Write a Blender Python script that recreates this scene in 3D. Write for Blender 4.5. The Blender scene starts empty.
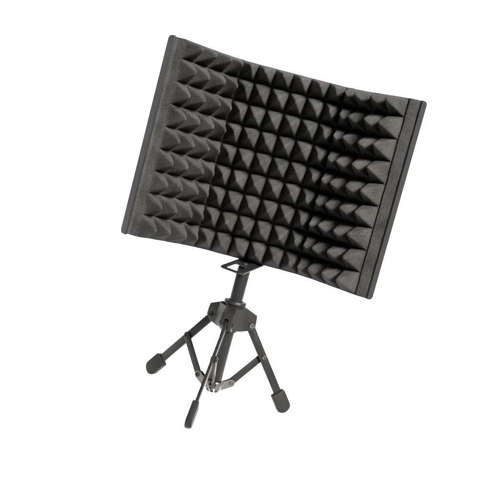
import bpy, bmesh, math, random
from mathutils import Vector, Matrix, noise
random.seed(7)
U = 0.00125                      # one working unit in metres
C = bpy.context.scene.collection
R = math.radians

# ------------------------------------------------------------------ helpers
def obj(name, bm, m, parent=None, smooth=None, bevel=0.0, seg=2, label=None):
    """link a bmesh written in working units as ONE mesh object"""
    bmesh.ops.recalc_face_normals(bm, faces=bm.faces)
    if bevel:
        es = [e for e in bm.edges if len(e.link_faces) == 2 and e.calc_face_angle(0) > R(28)]
        bmesh.ops.bevel(bm, geom=es, offset=bevel, segments=seg, affect='EDGES', profile=0.5, clamp_overlap=True)
    bmesh.ops.scale(bm, vec=(U, U, U), verts=bm.verts)
    me = bpy.data.meshes.new(name)
    bm.to_mesh(me); bm.free()
    me.materials.append(m)
    if smooth is not None:
        for p in me.polygons: p.use_smooth = True
        me.set_sharp_from_angle(angle=R(smooth))
    o = bpy.data.objects.new(name, me); C.objects.link(o)
    if parent: o.parent = parent
    if label: o['label'] = label
    return o

def add_prism(bm, pts, origin, ex, ey, ez, t0, t1):
    """extrude the 2D outline pts (in ex, ey) from t0 to t1 along ez"""
    origin, ex, ey, ez = Vector(origin), Vector(ex), Vector(ey), Vector(ez)
    a = [bm.verts.new(origin + ex*x + ey*y + ez*t0) for x, y in pts]
    b = [bm.verts.new(origin + ex*x + ey*y + ez*t1) for x, y in pts]
    bm.faces.new(a); bm.faces.new(b[::-1])
    n = len(pts)
    for i in range(n):
        bm.faces.new((a[i], b[i], b[(i+1) % n], a[(i+1) % n]))

def add_lathe(bm, prof, origin, axis, n=40):
    """closed solid of revolution; prof = [(radius, height along axis)]"""
    origin, axis = Vector(origin), Vector(axis).normalized()
    e1 = axis.orthogonal().normalized(); e2 = axis.cross(e1)
    rings = []
    for r, h in prof:
        if r < 1e-6: rings.append([bm.verts.new(origin + axis*h)])
        else: rings.append([bm.verts.new(origin + axis*h + (e1*math.cos(2*math.pi*k/n) + e2*math.sin(2*math.pi*k/n))*r) for k in range(n)])
    for a, b in zip(rings, rings[1:]):
        for k in range(n):
            k2 = (k+1) % n
            if len(a) == 1 and len(b) == 1: continue
            if len(a) == 1: bm.faces.new((a[0], b[k], b[k2]))
            elif len(b) == 1: bm.faces.new((a[k], b[0], a[k2]))
            else: bm.faces.new((a[k], b[k], b[k2], a[k2]))

def stadium(p, q, w, n=10, both=True):
    """2D bar outline from p to q of width w with round ends"""
    p, q = Vector(p), Vector(q); d = (q-p).normalized(); nn = Vector((-d.y, d.x)); r = w/2
    pts = []
    a0 = math.atan2(nn.y, nn.x)
    for k in range(n+1):
        a = a0 + math.pi*k/n; pts.append((p.x + r*math.cos(a), p.y + r*math.sin(a)))
    if both:
        for k in range(n+1):
            a = a0 + math.pi + math.pi*k/n; pts.append((q.x + r*math.cos(a), q.y + r*math.sin(a)))
    else:
        pts += [(q.x - nn.x*r, q.y - nn.y*r), (q.x + nn.x*r, q.y + nn.y*r)]
    return pts

# ------------------------------------------------------------------ materials
def mat(name, base, rough, metal=0.0, spec=0.3):
    m = bpy.data.materials.new(name); m.use_nodes = True
    nt = m.node_tree; b = nt.nodes['Principled BSDF']
    b.inputs['Base Color'].default_value = (*base, 1); b.inputs['Roughness'].default_value = rough
    b.inputs['Metallic'].default_value = metal; b.inputs['Specular IOR Level'].default_value = spec
    return m, nt, b

def grain(nt, b, scale, dist, strength, base, var, rough=None, detail=4):
    tc = nt.nodes.new('ShaderNodeTexCoord')
    n1 = nt.nodes.new('ShaderNodeTexNoise'); n1.inputs['Scale'].default_value = scale; n1.inputs['Detail'].default_value = detail
    nt.links.new(tc.outputs['Object'], n1.inputs['Vector'])
    n2 = nt.nodes.new('ShaderNodeTexNoise'); n2.inputs['Scale'].default_value = scale/16; n2.inputs['Detail'].default_value = 3
    nt.links.new(tc.outputs['Object'], n2.inputs['Vector'])
    bp = nt.nodes.new('ShaderNodeBump'); bp.inputs['Strength'].default_value = strength; bp.inputs['Distance'].default_value = dist
    nt.links.new(n1.outputs['Fac'], bp.inputs['Height']); nt.links.new(bp.outputs['Normal'], b.inputs['Normal'])
    mx = nt.nodes.new('ShaderNodeMath'); mx.operation = 'ADD'
    nt.links.new(n1.outputs['Fac'], mx.inputs[0]); nt.links.new(n2.outputs['Fac'], mx.inputs[1])
    cr = nt.nodes.new('ShaderNodeValToRGB')
    cr.color_ramp.elements[0].position = 0.35; cr.color_ramp.elements[1].position = 0.65
    cr.color_ramp.elements[0].color = (*[c*(1-var) for c in base], 1)
    cr.color_ramp.elements[1].color = (*[c*(1+var) for c in base], 1)
    hm = nt.nodes.new('ShaderNodeMath'); hm.operation = 'MULTIPLY'; hm.inputs[1].default_value = 0.5
    nt.links.new(mx.outputs[0], hm.inputs[0]); nt.links.new(hm.outputs[0], cr.inputs['Fac'])
    nt.links.new(cr.outputs['Color'], b.inputs['Base Color'])
    if rough:
        rr = nt.nodes.new('ShaderNodeMapRange'); rr.inputs['From Min'].default_value = .3; rr.inputs['From Max'].default_value = .7
        rr.inputs['To Min'].default_value = rough[0]; rr.inputs['To Max'].default_value = rough[1]
        nt.links.new(n2.outputs['Fac'], rr.inputs['Value']); nt.links.new(rr.outputs['Result'], b.inputs['Roughness'])
    return cr, tc

FOAM = (0.0108, 0.0105, 0.0098)
m_foam, nt, b = mat('black_foam', FOAM, 1.0, spec=0.05)
cr, tc = grain(nt, b, 620, 0.0009, 0.7, FOAM, 0.5, detail=6)
vo = nt.nodes.new('ShaderNodeTexVoronoi'); vo.inputs['Scale'].default_value = 330      # pale flecks between the foam cells
nt.links.new(tc.outputs['Object'], vo.inputs['Vector'])
sr = nt.nodes.new('ShaderNodeValToRGB')
sr.color_ramp.elements[0].position = 0.10; sr.color_ramp.elements[0].color = (1, 1, 1, 1)
sr.color_ramp.elements[1].position = 0.20; sr.color_ramp.elements[1].color = (0, 0, 0, 1)
nt.links.new(vo.outputs['Distance'], sr.inputs['Fac'])
mixc = nt.nodes.new('ShaderNodeMixRGB'); mixc.inputs["Color2"].default_value = (0.021, 0.0206, 0.0195, 1)
nt.links.new(sr.outputs['Color'], mixc.inputs['Fac']); nt.links.new(cr.outputs['Color'], mixc.inputs['Color1'])
nt.links.new(mixc.outputs['Color'], b.inputs['Base Color'])

m_shell, nt, b = mat('charcoal_plastic', (0.045, 0.045, 0.045), 0.4, spec=0.12)
grain(nt, b, 900, 0.0002, 0.25, (0.0032, 0.0032, 0.0032), 0.12, (0.3, 0.4))
m_paint, nt, b = mat('dark_powder_coat', (0.03, 0.03, 0.03), 0.42, spec=0.09)
grain(nt, b, 900, 0.0001, 0.1, (0.003, 0.0029, 0.0028), 0.15, (0.36, 0.44))
m_hub, nt, b = mat('black_nylon', (0.03, 0.03, 0.028), 0.45, spec=0.1)
grain(nt, b, 500, 0.0002, 0.25, (0.0033, 0.0032, 0.003), 0.18, (0.36, 0.52))
m_rub, nt, b = mat('black_rubber', (0.02, 0.02, 0.02), 0.6, spec=0.09)
grain(nt, b, 600, 0.0002, 0.3, (0.003, 0.003, 0.0029), 0.2, (0.5, 0.65))
m_gloss, nt, b = mat('gloss_black_enamel', (0.010, 0.010, 0.010), 0.22, spec=0.13)
grain(nt, b, 300, 0.0001, 0.1, (0.004, 0.004, 0.004), 0.2, (0.18, 0.3))
m_steel, nt, b = mat('dull_nickel', (0.52, 0.49, 0.45), 0.42, 1.0)
grain(nt, b, 400, 0.0001, 0.2, (0.055, 0.052, 0.048), 0.12, (0.34, 0.5))
m_white, nt, b = mat('white_paper', (0.86, 0.86, 0.86), 0.9, spec=0.1)

# ------------------------------------------------------------------ setting: a seamless white sweep
bm = bmesh.new()
prof = [(-0.58, 0.0), (1.2, 0.0)]
for k in range(1, 13):
    a = R(90*k/12); prof.append((1.2 + 0.6*math.sin(a), 0.6 - 0.6*math.cos(a)))
prof.append((1.8, 3.2))
cols = [-1.9 + 0.2*k for k in range(20)]
vs = [[bm.verts.new((x/U, y/U, z/U)) for x in cols] for y, z in prof]
for a, c in zip(vs, vs[1:]):
    for k in range(len(cols)-1):
        bm.faces.new((a[k], a[k+1], c[k+1], c[k]))
for i in (0, -1):            # unseen side walls, added as white for the end trims to reflect
    x = cols[i]
    pts = [(y, z) for y, z in prof if y >= 0] + [(0.15, 3.2), (0.15, 0.0)]
    bm.faces.new([bm.verts.new((x/U, y/U, z/U)) for y, z in pts])
o = obj('backdrop', bm, m_white, smooth=60); o['kind'] = 'structure'
for p in o.data.polygons:
    if p.normal.z < -0.01 or (abs(p.normal.z) < .01 and p.normal.y > 0): p.flip()

# ------------------------------------------------------------------ the shield
root = bpy.data.objects.new('isolation_shield', None); C.objects.link(root)
root.empty_display_size = 0.05
root['label'] = 'black pyramid foam microphone isolation shield with two folding wings on a small folding tripod'
root['category'] = 'isolation shield'

XP, YP, PSI = 2.57, 6.97, R(1.45)
TH = R(40.0); A = 61.0; E = 144.7; ZB, ZT = 160.2, 365.2; T = 11.8
def place(q):
    c, s = math.cos(PSI), math.sin(PSI)
    return Vector((q[0]*c + q[1]*s + XP, -q[0]*s + q[1]*c + YP))
def hard(s, n=0.0):
    """profile with sharp hinges (for the stiff panels); n > 0 towards the front"""
    sg = 1 if s >= 0 else -1; s = abs(s)
    if s <= A: q = [s, -n]
    else: q = [A + (s-A)*math.cos(TH) - n*math.sin(TH), -(s-A)*math.sin(TH) - n*math.cos(TH)]
    return place((q[0]*sg, q[1]))
RF = 58.0; TL = RF*math.tan(TH/2)
SA = A - TL; ARC = RF*TH; SB = SA + ARC; SH = 2*TL - ARC        # the soft bend is a little shorter than the corner
def soft(s, n=0.0):
    """profile of the foam sheet: bends softly over the hinges"""
    sg = 1 if s >= 0 else -1; s = abs(s)
    if s <= SA: q = [s, 0]; a = 0
    elif s <= SB:
        a = (s-SA)/RF; q = [SA + RF*math.sin(a), -(RF - RF*math.cos(a))]
    else:
        a = TH; d = s - SB
        q = [SA + RF*math.sin(a) + d*math.cos(a), -(RF - RF*math.cos(a)) - d*math.sin(a)]
    q = [q[0] - n*math.sin(a), q[1] - n*math.cos(a)]
    return place((q[0]*sg, q[1]))

# foam pad: 14 columns x 9 rows of moulded pyramids
PS, PZ, S0, Z0, HP, NS = 19.2, 23.1, -137.2, 345.5, 29.0, 12
def warp(s):    # the pad was trimmed at the left: its first column is narrower
    if s >= S0 + PS: return s
    return S0 + PS - (S0 + PS - s)*(15.2/19.2)
def s_fix(s):   # arc length on the hard profile -> on the soft one
    a = abs(s); sg = 1 if s >= 0 else -1
    if a <= SA: return s
    if a >= A + TL: return sg*(a - SH)
    return sg*(SA + (a-SA)*ARC/(2*TL))
LM = [-143.9, -143.3, -142.4, -141, -139.5, -138.2, -137.4, -136.6, -135.8, -135, -134.2, -133.6]      # left margin
ss = LM + [S0 + PS*k/NS for k in range(14*NS+1)] + [132.3, 132.9, 133.3, 133.6, 134.2, 134.8, 137, 139.5, 142.4, 143.3, 143.9]
zs = sorted([z for z in [Z0 - PZ*k/NS for k in range(-NS, 8*NS+1)] if ZB+0.9 < z < ZT-0.9] + [ZB, ZB+0.4, ZB+0.9, ZT-0.9, ZT-0.4, ZT])
tip = {}
def height(s, z, left):
    e = 0.0
    edge = min(z-ZB, ZT-z, 143.9-s)
    rnd = -max(0.0, 0.9-edge)**2*0.9
    if left: return 2.5 - 7.5*min(1.0, (-133.2-s)/5.5)
    if s > S0 + 14*PS + 1e-6:
        g = abs(s-133.2); return (0.7 - 4.3*max(0, s-133.6)/9.5 if s > 133.2 else 0.0) + rnd
    fi = (s-S0)/PS; fj = (Z0-z)/PZ
    i = min(13, int(math.floor(fi+1e-9))); j = math.floor(fj+1e-9)
    if (i, j) not in tip: tip[i, j] = (random.uniform(-.08, .08), random.uniform(-.08, .08), random.uniform(.93, 1.03))
    tu, tv, hh = tip[i, j]
    u = (fi-i)*2-1; v = (fj-j)*2-1
    m = (abs(u)**9 + abs(v)**9)**(1/9)
    m = min(1.0, m)
    f = 1 - math.sqrt(m*m + 0.009) + 0.0025
    f = max(0.0, f)
    f *= min(1.0, (ZT-z)/4.5)
    lift = 2.5*max(0.0, 1-(s-S0)/PS)*(1-f)
    return (HP*hh*f + lift + rnd, tu*f*PS*.5, -tv*f*PZ*.5)
bm = bmesh.new()
grid = []
for k, s in enumerate(ss):
    col = []; left = k < len(LM); sw = s if left else warp(s)
    for z in zs:
        h = height(s, z, left); h, ds, dz = h if isinstance(h, tuple) else (h, 0, 0)
        if z in (ZB, ZT): dz = 0
        q0 = Vector((s, z, 0))*0.07
        h += noise.noise(q0)*0.35 + noise.noise(q0*5)*0.16
        p = soft(s_fix(sw) + ds + (0.7*noise.noise(Vector((s*.05, z*.045, 4))) if abs(s) < 138 else 0), h)
        col.append(bm.verts.new((p.x + 0.12*noise.noise(q0*3 + Vector((9, 0, 0))), p.y, z + dz + (0.08 if z in (ZB, ZT) else 0.35)*noise.noise(q0*1.3 + Vector((0, 7, 3))))))
    grid.append(col)
ni, nj = len(ss), len(zs)
for i in range(ni-1):
    for j in range(nj-1):
        sm = (ss[i]+ss[i+1])/2; zm = (zs[j]+zs[j+1])/2
        u = ((sm-S0)/PS) % 1 - .5; v = ((Z0-zm)/PZ) % 1 - .5       # split each quad along the pyramid's ridge
        a, b_, c, d = grid[i][j], grid[i+1][j], grid[i+1][j+1], grid[i][j+1]
        if u*(-v) > 0: bm.faces.new((a, b_, c)); bm.faces.new((a, c, d))
        else: bm.faces.new((a, b_, d)); bm.faces.new((b_, c, d))
def back(s, z):
    p = soft(s_fix(s), -8.3); return bm.verts.new((p.x, p.y, z))
sb = LM + [warp(s) for s in ss[len(LM):]]
bot = [back(s, ZB) for s in sb]; top = [back(s, ZT) for s in sb]
for i in range(ni-1):
    bm.faces.new((grid[i][0], bot[i], bot[i+1], grid[i+1][0]))
    bm.faces.new((grid[i][-1], grid[i+1][-1], top[i+1], top[i]))
    bm.faces.new((bot[i], top[i], top[i+1], bot[i+1]))
bm.faces.new([grid[0][j] for j in range(nj)] + [top[0], bot[0]])
bm.faces.new([grid[-1][j] for j in range(nj)][::-1] + [bot[-1], top[-1]])
obj('foam_pad', bm, m_foam, root, smooth=70)

# three stiff back panels, the outer two with a raised end trim
def panel(s0, s1):
    bm = bmesh.new()
    q = [hard(s0, -T), hard(s1, -T), hard(s1, -8.6), hard(s0, -8.6)]
    add_prism(bm, [(p.x, p.y) for p in q], (0, 0, 0), (1, 0, 0), (0, 1, 0), (0, 0, 1), ZB+0.6, ZT-0.6)
    for k in range(3):        # shallow pressed ribs on the rear face
        z = ZB + (ZT-ZB)*(k+1)/4; m0, m1 = s0 + (s1-s0)*.12, s0 + (s1-s0)*.88
        q = [hard(m0, -T-1.2), hard(m1, -T-1.2), hard(m1, -T+.5), hard(m0, -T+.5)]
        add_prism(bm, [(p.x, p.y) for p in q], (0, 0, 0), (1, 0, 0), (0, 1, 0), (0, 0, 1), z-3, z+3)
    return obj('back_panel', bm, m_shell, root, smooth=35, bevel=0.7)
panel(-A+2.2, A-2.2)
for sg in (-1, 1):
    pa = panel(*sorted((sg*(A+2.2), sg*(E-1.2))))
    bm = bmesh.new()          # end trim wraps the end of the wing
    o0 = hard(sg*E, 0); es = (hard(sg*(E+1), 0)-o0); en = (hard(sg*E, 1)-o0)
    zc, hz = (ZB+ZT)/2, (ZT-ZB)/2 + 0.4
    pts = []; fr = -3.4 if sg > 0 else 0.1; bk = -T-1.2 if sg > 0 else -T-0.3
    for cx, cy, a0, r in ((fr-1.6, -hz+1.6, -90, 1.6), (fr-1.6, hz-1.6, 0, 1.6), (bk+4.2, hz-4.2, 90, 4.2), (bk+4.2, -hz+4.2, 180, 4.2)):
        for k in range(7):
            t = R(a0 + 15*k); pts.append((cx + r*math.cos(t), cy + r*math.sin(t)))
    add_prism(bm, pts, (o0.x, o0.y, zc), (en.x, en.y, 0), (0, 0, 1), (es.x, es.y, 0), -0.8, 0.9)
    obj('end_trim', bm, m_shell, pa, smooth=20, bevel=0.4, seg=2)
    h = None
    bm = bmesh.new()          # hinge: a pin barrel behind the bend, its ends showing above and below the foam
    p = hard(sg*A, -T+1.5)
    add_lathe(bm, [(0, ZB-1.0), (2.6, ZB-1.0), (3.0, ZB-0.5), (3.0, ZT+1.1), (2.6, ZT+1.6), (0, ZT+1.6)], (p.x, p.y, 0), (0, 0, 1), 20)
    for z in (ZB+30, (ZB+ZT)/2, ZT-30):
        for s0, s1 in ((A-16, A-1.5), (A+1.5, A+16)):
            q = [hard(sg*s0, -T-1.6), hard(sg*s1, -T-1.6), hard(sg*s1, -T-0.05), hard(sg*s0, -T-0.05)]
            add_prism(bm, [(v.x, v.y) for v in q], (0, 0, 0), (1, 0, 0), (0, 1, 0), (0, 0, 1), z-9, z+9)
    obj('hinge', bm, m_gloss, root, smooth=35)

# ------------------------------------------------------------------ bracket under the panel
PX = 1.2                                            # pole axis
yaw = R(20)
ey = Vector((-math.sin(yaw), -math.cos(yaw), -0.135)).normalized()     # towards the front, dipping
ex = Vector((math.cos(yaw), -math.sin(yaw)*0.45, -0.02)); ex = (ex - ey*ex.dot(ey)).normalized(); ez = ex.cross(ey)
bo = Vector((3.3, 2.0, 157.6))
bm = bmesh.new()
def rrect(x0, x1, y0, y1, r, n=5):
    pts = []
    for cx, cy, a in ((x1-r, y0+r, -90), (x1-r, y1-r, 0), (x0+r, y1-r, 90), (x0+r, y0+r, 180)):
        for k in range(n+1):
            t = R(a + 90*k/n); pts.append((cx + r*math.cos(t), cy + r*math.sin(t)))
    return pts
outer = rrect(-13.2, 13.2, -20, 45, 4.5); inner = rrect(-8.2, 5.6, 13, 41, 2.0)
def ring(o_, i_, t0, t1):
    lv = []
    for pts in (o_, i_):
        lv.append([[bm.verts.new(bo + ex*x + ey*y + ez*t) for x, y in pts] for t in (t0, t1)])
    n = len(o_)
    for k in range(n):
        k2 = (k+1) % n
        (oa, ob), (ia, ib) = lv
        bm.faces.new((oa[k], oa[k2], ob[k2], ob[k])); bm.faces.new((ia[k], ib[k], ib[k2], ia[k2]))
        bm.faces.new((oa[k], ia[k], ia[k2], oa[k2])); bm.faces.new((ob[k], ob[k2], ib[k2], ib[k]))
ring(outer, inner, -1.0, 1.0)
br = obj('mounting_bracket', bm, m_gloss, root, smooth=40, bevel=0.5)
bm = bmesh.new()              # upright tab that carries the centre panel
add_prism(bm, [(-9, 158.6), (9, 158.6), (9, 210), (6, 216), (-6, 216), (-9, 210)], (XP+2, YP+T+1.6, 0), (1, 0, 0), (0, 0, 1), (0, 1, 0), 0, 3)
obj('upright_tab', bm, m_gloss, br, smooth=40, bevel=0.4)
bm = bmesh.new()
add_lathe(bm, [(0, 1.9), (1.6, 1.8), (2.8, 1.3), (3.2, .7), (3.2, 0), (0, 0)], bo + ey*7.5 + ez*1.0*(1 if ez.z > 0 else -1), ez*(1 if ez.z > 0 else -1), 20)
obj('screw', bm, m_gloss, br, smooth=40)

# ------------------------------------------------------------------ pole, hub, lower collar
bm = bmesh.new()
add_lathe(bm, [(0, 110), (7.3, 110), (7.3, 151.5), (6.9, 153.5), (5.6, 155.0), (3.5, 155.8), (0, 156)], (PX, 0, 0), (0, 0, 1), 40)
obj('pole', bm, m_gloss, root, smooth=40)
bm = bmesh.new()
add_lathe(bm, [(0, 14), (6.6, 14), (7.4, 15), (7.4, 90), (0, 90)], (PX, 0, 0), (0, 0, 1), 40)
obj('centre_tube', bm, m_paint, root, smooth=40)
AZ = [R(-97.4), R(23.9), R(143.9)]
def frame(a): return Vector((math.cos(a), math.sin(a), 0)), Vector((0, 0, 1)), Vector((-math.sin(a), math.cos(a), 0))
O = Vector((PX*.6, 0, 0))
bm = bmesh.new()
add_lathe(bm, [(0, 82.5), (9.0, 82.5), (9.8, 84), (10.4, 96), (10.4, 112.6), (11.9, 112.7), (12.1, 112.9), (12.1, 115.9), (11.8, 116.3), (9.0, 116.6), (7.9, 116.2), (7.9, 112), (0, 112)], (PX, 0, 0), (0, 0, 1), 40)
hub = obj('hub', bm, m_hub, root, smooth=40)
for a in AZ:                                         # three slotted lugs that hold the legs
    er, eu, et = frame(a)
    bm = bmesh.new()
    for t0, t1 in ((2.1, 6.6), (-6.6, -2.1)):
        add_prism(bm, [(6, 84.0), (6, 112.0), (12.5, 111.8), (27.2, 105.4), (27.8, 99.6), (28.5, 92.4), (22.5, 87.2), (13, 84.6)], O, er, eu, et, t0, t1)
    out_e = [e for e in bm.edges if all(abs((v.co-O).dot(et)) > 6 for v in e.verts)]
    bmesh.ops.bevel(bm, geom=out_e, offset=0.8, segments=3, affect='EDGES', profile=0.5, clamp_overlap=True)
    add_prism(bm, [(6, 99.6), (6, 112.0), (12.5, 111.8), (27.2, 105.4), (27.8, 99.6)], O, er, eu, et, -2.1, 2.1)
    # web that closes the corner to the next lug
    er2, eu2, et2 = frame(a + R(120))
    p0, p1 = er*15.5 + et*6.2, er2*15.5 - et2*6.2
    add_prism(bm, [(0.5*p0.x, 0.5*p0.y), (p0.x, p0.y), (p1.x, p1.y), (0.5*p1.x, 0.5*p1.y)], O, (1, 0, 0), (0, 1, 0), (0, 0, 1), 86.2, 110.2)
    lg = obj('lug', bm, m_hub, hub, smooth=30)
bm = bmesh.new()
add_lathe(bm, [(7.6, 17), (8.9, 17), (9.2, 17.5), (9.2, 25.5), (8.9, 26), (7.6, 26), (7.6, 17)], (PX, 0, 0), (0, 0, 1), 40)
low = obj('slide_collar', bm, m_steel, root, smooth=40)
for a in AZ:
    er, eu, et = frame(a)
    bm = bmesh.new()
    for t0, t1 in ((3.6, 4.8), (-1.2, 0.0)):
        pts = stadium((20.5, 25.2), (8.8, 19.5), 8.4, 12, False)
        add_prism(bm, pts, O, er, eu, et, t0, t1)
    obj('clevis', bm, m_steel, low, smooth=35, bevel=0.25, seg=1)

# ------------------------------------------------------------------ legs
def make_leg(a, k=1.0):
    er, eu, et = frame(a)
    bm = bmesh.new()
    h, f = Vector((22.6, 94.2)), Vector((90.5*k, 7.5))
    add_prism(bm, stadium(h, f, 9.2, 8), O, er, eu, et, -1.6, 1.6)
    leg = obj('leg', bm, m_paint, root, smooth=40, bevel=0.45)
    # rubber foot
    d = (f-h).normalized(); nn = Vector((-d.y, d.x))
    bm = bmesh.new()
    w = 8.2; p0 = h + (f-h)*(0.825 if k == 1.0 else 0.84); L = 18.6
    pts = [tuple(p0 + nn*(w-1.2)), tuple(p0 - nn*(w-1.2)), tuple(p0 - nn*w + d*1.2)]
    for k in range(13):
        t = -math.pi/2 + math.pi*k/12
        pts.append(tuple(p0 + d*(L + 8.2*math.cos(t)*0.92) + nn*(w*math.sin(t))))
    pts.append(tuple(p0 + nn*w + d*1.2))
    dz = min(y for x, y in pts)
    pts = [(x, y - dz + 0.05) for x, y in pts]
    add_prism(bm, pts, O, er, eu, et, -3.4, 3.4)
    obj('foot_cap', bm, m_rub, leg, smooth=40, bevel=1.3, seg=3)
    # folding strut, beside the leg
    bm = bmesh.new()
    add_prism(bm, stadium((50.3, 60.0), (20.5, 25.2), 8.6, 10), O, er, eu, et, 2.0, 3.5)
    # offset so that the lower end sits inside the clevis
    obj('strut', bm, m_paint, leg, smooth=40, bevel=0.35)
    for (r, z), t0, t1, rad in (((50.3, 60.0), -2.9, 4.5, 2.6), ((23.2, 93.6), -8.0, 8.0, 2.9), ((20.5, 25.2), -2.2, 5.8, 2.7)):
        bm = bmesh.new()
        c = O + er*r + eu*z
        mid = (t0+t1)/2
        head = lambda L: [(0, 1.0), (rad*.42, 1.0), (rad*.48, -.05), (rad*.85, -.05), (rad, .4), (rad, .9), (rad*.6, 1.1), (rad*.6, L), (0, L)]
        add_lathe(bm, head(mid-t0), c + et*t0, et, 20)
        obj('rivet', bm, m_steel, leg, smooth=40)
        bm = bmesh.new()
        add_lathe(bm, head(t1-mid-0.01), c + et*t1, -et, 20)
        obj('pivot_cap', bm, m_paint, leg, smooth=40)
    return leg
for a, k in zip(AZ, (1.105, 1.0, 1.0)): make_leg(a, k)

# ------------------------------------------------------------------ camera
f, roll, pitch, cyaw, D, cz = 829.0, R(14.85), R(5.71), R(0.13), 880.95, 261.19
fwd = Vector((math.sin(cyaw)*math.cos(pitch), math.cos(cyaw)*math.cos(pitch), -math.sin(pitch)))
rt = Vector((math.cos(cyaw), -math.sin(cyaw), 0)); up = rt.cross(fwd)
r2 = rt*math.cos(roll) + up*math.sin(roll); u2 = up*math.cos(roll) - rt*math.sin(roll)
cam = bpy.data.cameras.new('camera'); co = bpy.data.objects.new('camera', cam); C.objects.link(co)
M = Matrix((( r2.x, u2.x, -fwd.x, 0), (r2.y, u2.y, -fwd.y, -D*U), (r2.z, u2.z, -fwd.z, cz*U), (0, 0, 0, 1)))
co.matrix_world = M
cam.sensor_width = 36; cam.lens = 36*f/500; cam.clip_start = 0.01; cam.clip_end = 100
bpy.context.scene.camera = co

# ------------------------------------------------------------------ light: one softbox key, plus added fill lamps that burn the sweep to white
def area(name, loc, target, sx, sy, power, col=(1, 1, 1), spread=None):
    l = bpy.data.lights.new(name, 'AREA'); l.shape = 'RECTANGLE'; l.size = sx; l.size_y = sy; l.energy = power; l.color = col
    if spread: l.spread = R(spread)
    o = bpy.data.objects.new(name, l); C.objects.link(o); o.location = loc
    o.rotation_euler = (Vector(target)-Vector(loc)).to_track_quat('-Z', 'Y').to_euler()
    return o
tgt = (0, 0, 0.45)
def softbox(name, az, el, dist, size, power, col, spread):
    az, el = R(az), R(el)
    area(name, (tgt[0]+dist*math.sin(az)*math.cos(el), -dist*math.cos(az)*math.cos(el), tgt[2]+dist*math.sin(el)), tgt, size, size, power, col, spread)
softbox('key_softbox', 36, 31, 2.0, 0.9, 38.0, (1, 0.98, 0.945), 24)
area('overhead_fill', (0, 0.5, 2.6), (0, 0.5, 0), 3.0, 1.4, 165)  # added out of view: whitens the floor and washes out the key's shadow
area('backdrop_fill', (-1.1, 0.45, 2.3), (-0.5, 1.9, 0.6), 0.8, 0.8, 12)  # added pair, out of view, only to bleach the rear of the sweep
area('backdrop_fill', (1.1, 0.45, 2.3), (0.5, 1.9, 0.6), 0.8, 0.8, 12)
w = bpy.data.worlds.new('World'); bpy.context.scene.world = w; w.use_nodes = True
w.node_tree.nodes['Background'].inputs['Color'].default_value = (1, 1, 1, 1)
w.node_tree.nodes['Background'].inputs['Strength'].default_value = 0.12
sc = bpy.context.scene
sc.view_settings.view_transform = 'Standard'; sc.view_settings.look = 'None'
sc.view_settings.exposure = 0; sc.view_settings.gamma = 1
